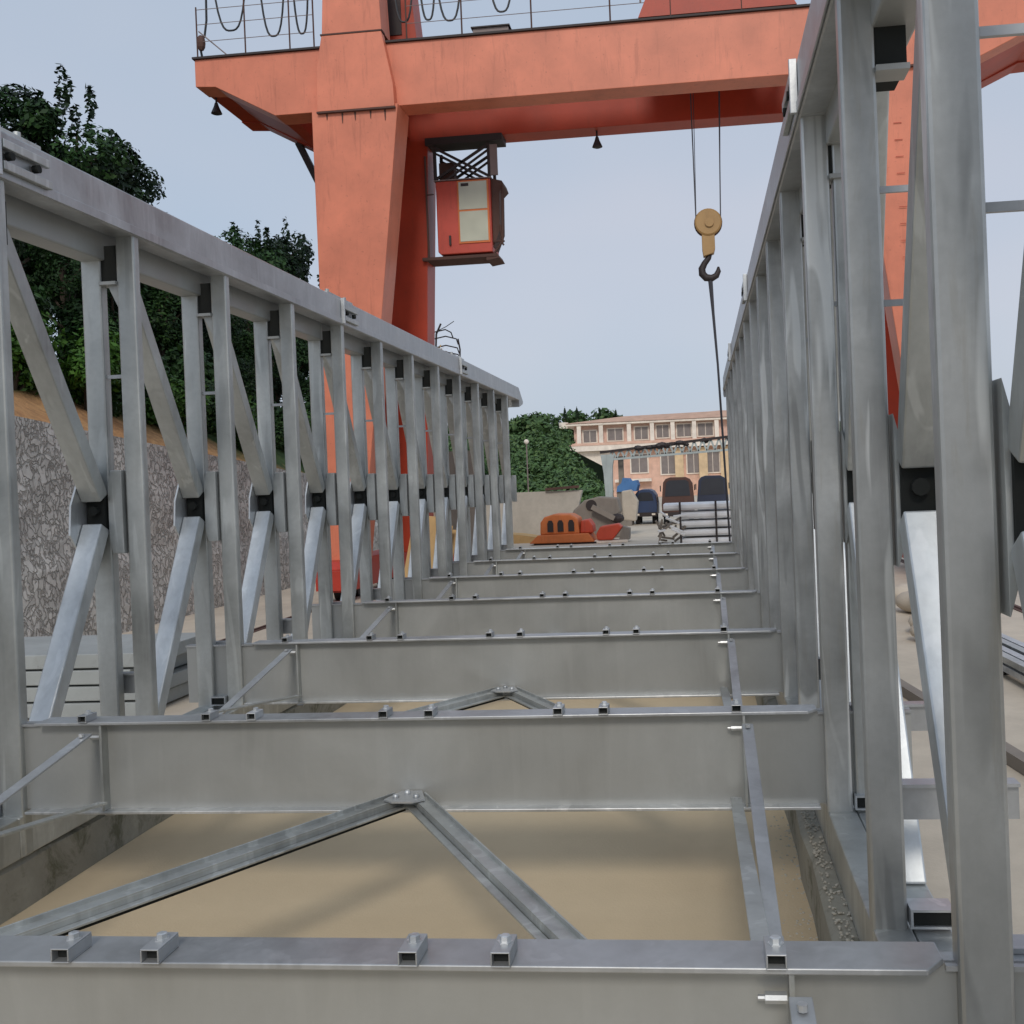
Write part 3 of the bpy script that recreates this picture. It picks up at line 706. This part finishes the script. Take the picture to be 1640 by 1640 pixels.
# stacks left of the truss
m=MB()
pv=thing('slab_stack','stack of grey concrete slabs on the ground behind the left truss post','slab stack',(-6.2,9.6,G))
for i in range(4):
    z=G+.02+i*.155; dx=[.0,.06,-.04,.1][i]
    MB().box(-7.6+dx,-5.35+dx,9.1,10.4,z,z+.135).build('slab',M['slab'],pv,org=ORG[pv.name],bev=.01)
tb=thing('orange_box','small orange steel box lying on the ground behind the left truss','steel box',(-6.2,11.7,G))
MB().prism([(-6.5,G),(-6.0,G),(-6.02,G+.16),(-6.15,G+.24),(-6.5,G+.12)],11.5,12.0,'y').build('body',M['orange'],tb,org=ORG[tb.name],bev=.01)
MB().box(-6.6,-5.7,11.2,11.45,G,G+.04).build('base',M['woodtan'],tb,org=ORG[tb.name])
bd=thing('board_stack','leaning tan boards behind the left truss, right of the crane leg','boards',(-5.6,20.3,G))
for i in range(4): MB().bar((-5.55+i*.05,19.3+i*.25,G),(-5.35+i*.03,19.8+i*.25,-.55-i*.1),.6,.03).build('board',M['woodtan'],bd,org=ORG[bd.name])
rb=thing('fuel_drum','bright red drum standing left of the far cross beams','drum',(-6.0,23.5,G))
m=MB().tube([(-5.95,23.5,G),(-5.95,23.5,G+.78)],.28,20); m.build('barrel',M['redbox'],rb,org=ORG[rb.name])
m=MB()
for z in (.02,.27,.52,.77): m.tube([(-5.95,23.5,G+z-.01),(-5.95,23.5,G+z+.012)],.293,20)
m.build('hoop',M['redbox'],rb,org=ORG[rb.name])

# bare brush / cage behind the crane leg
bc=thing('wire_cage','bent wire cage sticking up above the left chord beside the red crane leg','cage',(-6.9,30,1.2))
m=MB()
for i,(w,z) in enumerate(((.55,4.62),(.70,4.42),(.72,4.15),(.74,3.95),(.6,3.7))):
    m.tube([(-7.75,30,z+.03),(-7.35,29.9,z+.08),(-7.75+w,30,z),(-7.72+w,30.1,z-.15)],.02,5)
m.tube([(-7.0,30,4.42),(-6.95,30,4.1),(-6.98,30,3.5),(-7.05,30,1.5),(-7.05,30,G)],.025,5)
m.tube([(-7.5,30,4.9),(-7.65,30,4.6),(-7.7,30,3.9),(-7.6,30,G)],.03,5); m.tube([(-7.7,30,4.65),(-7.35,30,4.8),(-7.1,30,4.95)],.012,5)
m.build('bars',M['dark'],bc,org=ORG[bc.name])
m=MB()
me=leafmesh('twigs',77,[((0,0,0),(.35,.3,1.0))],500,.09); me.materials.append(M['woodtan'])
o=bpy.data.objects.new('twigs',me); COL.objects.link(o); o.parent=bc; o.location=(-.65,0,2.2)

# ---------------------------------------------------------------- far background
# green hill in the middle distance
def fz(x,y):
    a=max(0,min(1,(-.128-x/y)/.03)); b=max(0,min(1,(y-52)/22)); return G-.05+ a*b*3.9
m=MB(); nx,ny=30,30
vs=[(-70+i*66/nx,50+j*60/ny,0) for j in range(ny+1) for i in range(nx+1)]; vs=[(x,y,fz(x,y)) for x,y,_ in vs]
fs=[(j*(nx+1)+i,j*(nx+1)+i+1,(j+1)*(nx+1)+i+1,(j+1)*(nx+1)+i) for j in range(ny) for i in range(nx)]
m.add(vs,fs); struct(m.build('far_slope',plain('undergrowth_soil',(.03,.06,.02),.95)))
rr=random.Random(9); bl=[]
for i in range(620):
    y=rr.uniform(56,84); x=rr.uniform(-32,-5.2-.03*(y-56)); t=(y-56)/28
    q_=x/y; lim=99 if q_<-.134 else (.030-(q_+.134)*1.15)*y-.5
    top=min(G+.7+5.0*min(1,(t*1.2)),lim)
    if top<G+.2: continue
    r=rr.uniform(.8,1.6)
    bl.append(((x,y,top-.3+rr.uniform(-.5,.25)),(r,r,r*rr.uniform(.5,.8))))
for i in range(120):
    y=rr.uniform(52,58); x=rr.uniform(-24,-5.3); r=rr.uniform(.5,1.0); bl.append(((x,y,G+rr.uniform(.1,1.3)),(r,r,r*.8)))
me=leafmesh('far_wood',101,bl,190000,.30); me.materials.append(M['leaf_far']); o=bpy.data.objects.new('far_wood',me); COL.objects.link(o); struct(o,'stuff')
bl=[]
for i in range(170):
    x=rr.uniform(-45,-8.5); y=rr.uniform(134,142); r=rr.uniform(1.0,2.0); bl.append(((x,y,8.3+rr.uniform(-3.5,.4)-max(0,(x+12)*.25)),(r,r,r*.6)))
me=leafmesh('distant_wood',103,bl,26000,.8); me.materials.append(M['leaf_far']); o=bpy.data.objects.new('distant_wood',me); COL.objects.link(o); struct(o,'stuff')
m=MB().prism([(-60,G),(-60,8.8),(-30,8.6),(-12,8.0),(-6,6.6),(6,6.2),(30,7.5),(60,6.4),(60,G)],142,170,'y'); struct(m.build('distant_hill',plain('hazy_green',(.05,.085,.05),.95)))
# pointed trees on the skyline
def make_conifer(seed):
    rnd2=random.Random(seed); bl=[]
    for i in range(8):
        t=i/7; bl.append(((0,0,.6+2.6*t),(.75*(1-t)+.08,.75*(1-t)+.08,.42)))
    t=thing('pointed_tree','','tree',group='pointed trees on the far skyline'); me=leafmesh('crown',seed,bl,1500,.22); me.materials.append(M['leaf_dark'])
    c=bpy.data.objects.new('crown',me); COL.objects.link(c); c.parent=t
    MB().tube([(0,0,-1.),(0,0,3.2)],[.12,.03],6).build('trunk',M['bark'],t,org=(0,0,0)); return t
cf=make_conifer(4)
CF=[(-17.2,133,8.2,.5,'small pointed tree on the far skyline, left one of the close pair'),(-15.6,133,8.15,.5,'small pointed tree on the far skyline, right one of the close pair'),(-12.6,133,8.0,.45,'pointed tree on the skyline between the close pair and the building'),(-10.6,134,7.7,.5,'pointed tree on the skyline just left of the roof of the pink building')]
for i,(x,y,z,s_,lb) in enumerate(CF):
    if i==0: cf.location=(x,y,z); cf.scale=(s_,)*3; cf['label']=lb
    else: dup(cf,(x,y,z),lb,1.3*i,(s_,)*3)

# building
BO=(-6,122,G)
bd=thing('hotel_building','two storey salmon pink building with white bands and a low brown roof','building',BO)
def B(mb,n,mat,**k): return mb.build(n,M[mat],bd,org=BO,**k)
B(MB().box(-14.6,14,120.6,132,4.0,6.62),'upper_wall','bldg')
B(MB().box(-10.2,14,120.9,131.8,G,3.95),'lower_wall','bldg_red')
B(MB().add([(-15.7,119.4,6.9),(14.5,119.4,6.9),(14.5,133,6.9),(-15.7,133,6.9),(-9,123.5,7.75),(14.5,123.5,8.0),(14.5,129,8.0),(-9,129,7.75)],[(0,1,5,4),(1,2,6,5),(2,3,7,6),(3,0,4,7),(4,5,6,7),(0,3,2,1)]),'roof','roof')
B(MB().box(-15.6,14.4,119.5,132.9,6.62,6.88),'eave_band','white',bev=.05)
B(MB().prism([(-15.6,3.98),(-15.6,4.25),(14,4.25),(14,3.75),(-14.2,3.6)],119.6,132,'y'),'floor_band','white')
B(MB().prism([(-14.4,3.58),(-10.2,3.58),(-10.2,1.2)],120.4,131,'y'),'soffit','white')
B(MB().box(-15.3,14,119.55,119.7,4.26,4.55),'balcony_rail','bldg_red')
for zz in (6.75,4.15): B(MB().tube([(-15.7,119.9,zz-.35),(-15.7,119.9,zz+.35)],.55,14),'round_corner','white')
for x in (-13.9,-11.3,-8.0,-5.3,-2.9,-.4,2.2,4.8): B(MB().box(x-.24,x+.24,119.6,119.95,4.26,6.62),'column','white')
for i,(x,w,z0,z1) in enumerate(((-12.7,1.5,4.7,6.0),(-9.7,1.7,4.8,6.1),(-6.6,1.5,4.8,6.2),(-4.1,1.4,4.9,6.3),(-1.6,1.6,4.9,6.3),(.9,1.7,4.9,6.3),(-7.0,1.9,.9,3.0),(-3.6,1.6,.6,3.1),(-.6,1.5,.6,3.1),(1.6,1.5,.6,3.1))):
    yy=120.6 if z0>4 else 120.9
    f=B(MB().box(x-w/2-.16,x+w/2+.16,yy-.12,yy-.005,z0-.16,z1+.16),'window','white'); pn=sub(MB().box(x-w/2,x+w/2,yy-.16,yy-.125,z0,z1),'pane',M['glass_b'],f); MB().box(x-.03,x+.03,yy-.19,yy-.161,z0,z1).build('mullion',M['white'],bd,org=BO)
for x in (-2.3,.5,3.0): B(MB().box(x-.5,x+.5,120.2,120.85,G,3.55),'pillar','bldg_tan')
B(MB().box(-9.9,-5.6,119.8,120.8,-.2,.15),'step_band','white')
rs=MB().prism([(-7.5,7.1),(-7.3,8.1),(3,8.6),(8,8.4),(8,7.1)],134,138,'y').build('far_roof',M['roof'],org=(0,135,G)); tag(rs,'low brown roof showing above and behind the pink building','roof')

# steel gantry frame in the yard
fr=thing('lattice_frame','pale steel portal frame with a cluttered lattice beam in front of the pink building','steel frame',(-2,50,G))
def F(mb,n,mat,**k): return mb.build(n,M[mat],fr,org=ORG[fr.name],**k)
rr=random.Random(4)
m=MB(); m.bar((-4.8,50,1.42),(2.2,50,1.98),.12,.24,side=(0,0,1)); F(m,'beam','dark')
m=MB(); m.bar((-4.4,50,1.05),(2.2,50,1.32),.10,.17,side=(0,0,1)); F(m,'beam','frame')
m=MB()
for i in range(17):
    x=-4.4+i*.4; m.bar((x,50,1.08+i*.017),(x+.2,50,1.5+i*.03),.09,.09); m.bar((x+.2,50,1.5+i*.03),(x+.4,50,1.1+i*.017),.09,.09)
F(m,'lattice','frame')
m=MB()
for i in range(16):
    x=rr.uniform(-3.4,1.9); m.blob((x,49.9+rr.uniform(-.1,.2),1.62+.08*x/2+rr.uniform(0,.15)),rr.uniform(.1,.28),.15,rr.uniform(.08,.16),6,4)
F(m,'cable_bundle','dark')
for x0,x1 in ((-4.55,-4.30),):
    F(MB().prism([(-4.78,1.3),(-4.1,1.3),(-4.22,.7),(-4.30,G),(-4.56,G),(-4.66,.4)],49.9,50.3,'y'),'leg','frame'); F(MB().prism([(-3.98,1.2),(-3.72,1.2),(-3.74,G),(-3.98,G)],50.5,50.8,'y'),'leg','greycast')
F(MB().prism([(1.6,1.3),(2.1,1.3),(2.0,G),(1.7,G)],49.9,50.3,'y'),'leg','frame')
# blue truck, navy truck, dark loader
def truck(name,label,x0,x1,y,zt,body,cat='truck'):
    o=(x0,y,G); t=thing(name,label,cat,o); w=x1-x0
    b=MB().prism([(x0,G+.42),(x1,G+.42),(x1+.02,G+.9),(x1-.04,zt-.30),(x1-.16,zt-.10),(x1-.34,zt-.01),(x0+.40,zt),(x0+.20,zt-.06),(x0+.08,zt-.22),(x0-.02,G+.9)],y,y+2.6,'y').build('body',M[body],t,org=o,bev=.02)
    sub(MB().prism([(x0+.14,G+.5+(zt-G)*.36),(x1-.14,G+.5+(zt-G)*.36),(x1-.20,zt-.24),(x1-.32,zt-.14),(x0+.34,zt-.14),(x0+.22,zt-.24)],y-.015,y-.002,'y'),'windscreen',M['glass_dark'],b)
    for sx_ in (x0-.07,x1+.03): MB().box(sx_,sx_+.05,y-.05,y+.02,zt-.62,zt-.36).build('mirror',M['dark'],t,org=o)
    MB().box(x0,x1,y-.06,y+.05,G+.36,G+.55).build('bumper',M['dark'],t,org=o)
    for s_ in (x0+.14,x1-.14):
        for yy in (y+.45,y+2.1): MB().tube([(s_-.10,yy,G+.27),(s_+.10,yy,G+.27)],.27,16).build('wheel',M['rubber'],t,org=o)
    for s_ in (x0+.16,x1-.16): MB().box(s_-.08,s_+.08,y-.075,y-.061,G+.42,G+.50).build('headlight',M['white'],t,org=o)
    return t
truck('blue_truck','small blue truck facing the camera in the yard before the pink building',-3.05,-2.0,47,-.44,'blue')
truck('dark_truck','dark brown loader cab behind the stack of pale panels, left of the navy one',-1.72,-.30,46,.06,'rustdark','loader')
truck('navy_truck','dark navy truck cab behind the pale panels, against the right truss',-.14,1.25,46.5,.08,'navy')
m=MB().prism([(-3.75,-.5),(-3.70,-.25),(-3.52,-.12),(-3.45,.12),(-3.22,.10),(-3.12,-.05),(-2.85,-.0),(-2.78,-.22),(-2.86,-.5)],46.0,48,'y'); o=m.build('tarpaulin',M['tarp'],org=(-3.3,47,-.5)); 
tag(o,'bright blue tarpaulin draped over goods left of the blue truck','tarpaulin')
o=MB().box(-3.75,-3.12,46.1,47.9,G,-.51).build('goods_crate',M['greycast'],org=(-3.4,47,G)); tag(o,'dusty crate under the blue tarpaulin in the yard','crate')
# stack of pale pipes
ps=thing('panel_stack','stack of pale white steel panels in layers against the right truss','panel stack',(0,31,G))
for i in range(5):
    z=G+.05+i*.262
    MB().prism([(30.8,z),(30.72,z+.06),(30.72,z+.16),(30.8,z+.20),(32.2,z+.20),(32.2,z)],-.62 if i<4 else -1.12,2.6,'x').build('panel',M['whitepipe'],ps,org=ORG[ps.name],bev=.02)
for x in (-.62,.44): MB().box(x-.03,x+.03,30.6,30.67,G,-.70).build('stake',M['dark'],ps,org=ORG[ps.name])
m=MB(); rr=random.Random(8)
sp_=thing('scrap_pile','tangle of grey scrap steel at the left end of the pale panel stack','scrap',(-1.1,31,G))
for i in range(16):
    a=(-1.15+rr.uniform(-.2,.35),30.6+rr.uniform(0,.8),G+rr.uniform(.0,.8)); b=(a[0]+rr.uniform(-.35,.5),a[1]+rr.uniform(-.2,.3),a[2]+rr.uniform(-.2,.5)); m.bar(a,b,.06,.05)
m.build('steel_scraps',M['greycast'],sp_,org=ORG[sp_.name])
m=MB()
for i in range(6):
    a=(-1.1+rr.uniform(-.2,.3),30.5,G+.4+rr.uniform(.0,.7)); m.bar(a,(a[0]+rr.uniform(.1,.4),30.6,a[2]+rr.uniform(-.2,.2)),.05,.05)
m.build('pale_scraps',M['whitepipe'],sp_,org=ORG[sp_.name])
# orange machine
om=thing('orange_machine','low orange machine with three dark rounded windows at the end of the bridge','machine',(-4.6,34,G))
def O(mb,n,mat,par=om,**k): return mb.build(n,M[mat],par,org=ORG[om.name],**k)
hood=O(MB().prism([(-5.38,-1.72),(-5.36,-1.30),(-5.22,-1.12),(-4.9,-1.03),(-4.35,-1.05),(-4.10,-1.20),(-4.05,-1.72)],33.9,35.2,'y'),'hood','machine',bev=.05)
for x in (-5.02,-4.68,-4.32):
    sub(MB().prism([(x-.10,-1.62),(x-.10,-1.34),(x-.05,-1.24),(x+.05,-1.24),(x+.10,-1.34),(x+.10,-1.62)],33.86,33.898,'y'),'vent_window',M['dark'],hood)
O(MB().prism([(-5.75,G+.06),(-5.45,-1.72),(-3.75,-1.70),(-3.55,G+.06)],33.8,35.3,'y'),'skirt','machine',bev=.03)
O(MB().prism([(-4.04,-1.70),(-4.0,-1.28),(-3.75,-1.25),(-3.62,-1.45),(-3.6,-1.70)],34.0,35.0,'y'),'engine','machred',bev=.04)
O(MB().box(-5.6,-3.5,33.9,35.2,G,G+.06),'skid','dark')
# red hopper, grey curved casing
rh=thing('red_hopper','red hopper part lying right of the orange machine','hopper',(-3.0,34,G))
MB().prism([(-3.45,G+.1),(-3.5,-1.75),(-3.35,-1.5),(-2.75,-1.42),(-2.62,-1.55),(-2.95,G+.1)],33.9,34.6,'y').build('bowl',M['machred'],rh,org=ORG[rh.name],bev=.04)
MB().box(-3.6,-2.45,33.95,34.5,G,G+.09).build('base',M['white'],rh,org=ORG[rh.name],bev=.02)
MB().prism([(-2.75,G+.09),(-2.40,G+.09),(-2.38,-1.6),(-2.6,-1.52)],34.0,34.6,'y').build('foot',M['greycast'],rh,org=ORG[rh.name])
gc=thing('grey_casing','dusty grey curved machine casing behind the orange machine','machine casing',(-3.7,37,G))
pr=[(-4.9,G),(-4.85,-1.5),(-4.6,-1.0),(-4.2,-.66),(-3.7,-.55),(-3.0,-.62),(-2.9,-1.1),(-3.1,-1.4),(-2.7,G)]
c=MB().prism(pr,37,38.2,'y').build('casing',M['greycast'],gc,org=ORG[gc.name],bev=.05)
sub(MB().tube([(-3.95,36.96,-.85),(-3.95,36.995,-.85)],.20,14),'port',M['dark'],c)
sub(MB().bar((-3.9,36.7,-.9),(-3.1,36.7,-1.35),.18,.14),'arm',M['greycast'],c)
sub(MB().blob((-3.0,36.8,-1.35),.25,.2,.18,8,6),'cylinder_head',M['dark'],c)
MB().prism([(-2.95,-1.5),(-2.95,-.4),(-2.6,-.35),(-2.35,-.8),(-2.45,-1.55)],38.5,39.3,'y').build('bucket',M['sack'],gc,org=ORG[gc.name],bev=.05)
# concrete wall
o=MB().prism([(-14,G),(-14,-.30),(-4.5,-.30),(-4.62,-.75),(-4.9,G)],39,39.4,'y').build('concrete_wall',M['wallconc'],org=(-8,39,G)); tag(o,'pale plain concrete wall behind the orange machine, below the green hill','wall')
o=MB().bar((-5.9,38.9,-.22),(-4.6,38.9,-.16),.1,.12,side=(0,0,1)).build('rusty_beam',M['rustdark'],org=(-5,38.9,-.2)); tag(o,'rusty dark beam lying along the top of the pale concrete wall','beam')
o=MB().prism([(-7.0,G),(-5.5,G),(-5.35,G+.12),(-6.4,G+.30),(-7.0,G+.35)],35.4,36.6,'y').build('sand_heap',M['woodtan'],org=(-6,36,G)); tag(o,'low tan heap at the foot of the pale concrete wall','heap')
# lamp on hill
lp=thing('hill_lamp','thin pole with a small round white lamp in front of the green hill','lamp',(-8.1,48,G))
MB().tube([(-8.1,48,G),(-8.1,48,1.95)],.03,6).build('pole',M['rail'],lp,org=ORG[lp.name]); MB().blob((-8.1,48,2.02),.12,.12,.12,10,8).build('globe',M['white'],lp,org=ORG[lp.name],smooth=True)

# panels seen through the far left posts
o=MB().box(-7.6,-6.7,26.9,27.0,G,1.15).build('site_board',M['sack'],org=(-7.1,27,G)); tag(o,'pale board standing behind the far posts of the left truss','board')
o=MB().box(-6.6,-5.9,26.5,26.6,G,.95).build('grey_sheet',M['greycast'],org=(-6.2,26.5,G)); tag(o,'grey metal sheet standing behind the far posts of the left truss','metal sheet')

# ---------------------------------------------------------------- right yard
sb=thing('steel_bar_bundle','bundle of galvanised steel bars on the ground outside the right truss','steel bars',(3,9,G))
for i in range(9):
    x=2.35+.13*(i%5); z=G+.10+.075*(i//5)+(.01*(i%2)); MB().bar((x+.75,5.6,z),(x-.25 if False else x+.45,12.0,z),.09,.06).build('bar',M['galv'] if i%2 else M['galv_bright'],sb,org=ORG[sb.name])
for y in (7.2,10.4): MB().bar((2.3,y,G+.035),(4.0,y+.1,G+.035),.10,.07,side=(0,1,0)).build('timber',M['rubber'],sb,org=ORG[sb.name])
st=thing('angle_steel','angle steel offcut lying on the ground seen between the right posts','steel offcut',(1.9,9,G))
MB().bar((1.62,10.9,G+.05),(2.15,6.6,G+.05),.10,.09).build('bar',M['greycast'],st,org=ORG[st.name])
MB().box(1.55,1.85,10.85,11.15,G,G+.14).build('foot',M['galv'],st,org=ORG[st.name])
pts=[(3.0+.23*k,9.6-.13*k+.25*math.sin(k*.7),G+.02) for k in range(14)]
w2=MB().tube(pts,.018,6).build('ground_hose',M['cable'],org=(4,9,G)); tag(w2,'dark hose on the ground at the right edge of the photo','hose')
sk=[]
for i,(x,y,z,s_) in enumerate(((2.75,12.5,0,1.),(2.85,13.2,0,1.1),(3.0,14.1,0,1.),(3.05,15.0,0,1.2),(2.9,13.0,.22,.9),(3.15,16.2,0,1.1),(3.1,14.6,.25,.9))):
    if i==0:
        t=MB().blob((0,0,.13),.34,.24,.14,14,8).build('sack',M['sack'],org=(0,0,0),smooth=True); tag(t,'','sack','tan sacks seen between the right posts'); p=t
    else: t=p.copy(); COL.objects.link(t)
    t.location=(x,y,G+z); t.scale=(s_,s_,s_); t.rotation_euler=(0,0,i*.7)
    t['label']=['nearest tan sack on the ground between the right posts','second tan sack from the front on the ground','third tan sack from the front on the ground','fourth tan sack on the ground, a larger one','small tan sack lying on top of the nearest sacks','farthest tan sack of the row','small tan sack lying on top of the farther sacks'][i]
# retaining of far right skyline: low hill
m=MB().prism([(20,G),(20,-.5),(60,1.5),(160,4),(160,G)],90,140,'y'); struct(m.build('right_hill',plain('right_hill_green',(.05,.08,.04),.95)))

# ---------------------------------------------------------------- light and sky
el,az=R(38),R(178)      # sun behind the camera, to its left
w=bpy.data.worlds.new('World'); sc.world=w; w.use_nodes=True; nt=w.node_tree
bg=nt.nodes['Background']; sky=nt.nodes.new('ShaderNodeTexSky'); sky.sky_type='NISHITA'; sky.sun_disc=False
sky.sun_elevation=el; sky.sun_rotation=az; sky.air_density=1.; sky.dust_density=2.5; sky.ozone_density=1.2
# thin high cloud: even pale veil over the blue
tc=nt.nodes.new('ShaderNodeTexCoord'); mp=nt.nodes.new('ShaderNodeMapping'); mp.inputs['Scale'].default_value=(1,1,2.5)
nz=nt.nodes.new('ShaderNodeTexNoise'); nz.inputs['Scale'].default_value=1.3; nz.inputs['Detail'].default_value=3
nt.links.new(tc.outputs['Generated'],mp.inputs[0]); nt.links.new(mp.outputs[0],nz.inputs['Vector'])
cr_=nt.nodes.new('ShaderNodeValToRGB'); cr_.color_ramp.elements[0].position=.35; cr_.color_ramp.elements[1].position=.7
cr_.color_ramp.elements[0].color=(4.7,5.8,7.2,1); cr_.color_ramp.elements[1].color=(6.2,6.5,7.4,1)
nt.links.new(nz.outputs['Fac'],cr_.inputs['Fac'])
mx=nt.nodes.new('ShaderNodeMix'); mx.data_type='RGBA'; mx.inputs[0].default_value=.82
nt.links.new(sky.outputs[0],mx.inputs[6]); nt.links.new(cr_.outputs['Color'],mx.inputs[7]); nt.links.new(mx.outputs[2],bg.inputs['Color'])
bg.inputs['Strength'].default_value=.10
sl=bpy.data.lights.new('sun','SUN'); so=bpy.data.objects.new('sun',sl); COL.objects.link(so)
sl.energy=1.35; sl.angle=R(14); sl.color=(1.,.93,.84)
# direction towards the sun (azimuth measured clockwise from +Y)
d=Vector((math.sin(az)*math.cos(el),math.cos(az)*math.cos(el),math.sin(el)))
so.rotation_euler=d.to_track_quat('Z','Y').to_euler()
sc.view_settings.view_transform='Standard'; sc.view_settings.look='None'; sc.view_settings.exposure=0; sc.view_settings.gamma=1
sc.render.engine='CYCLES'
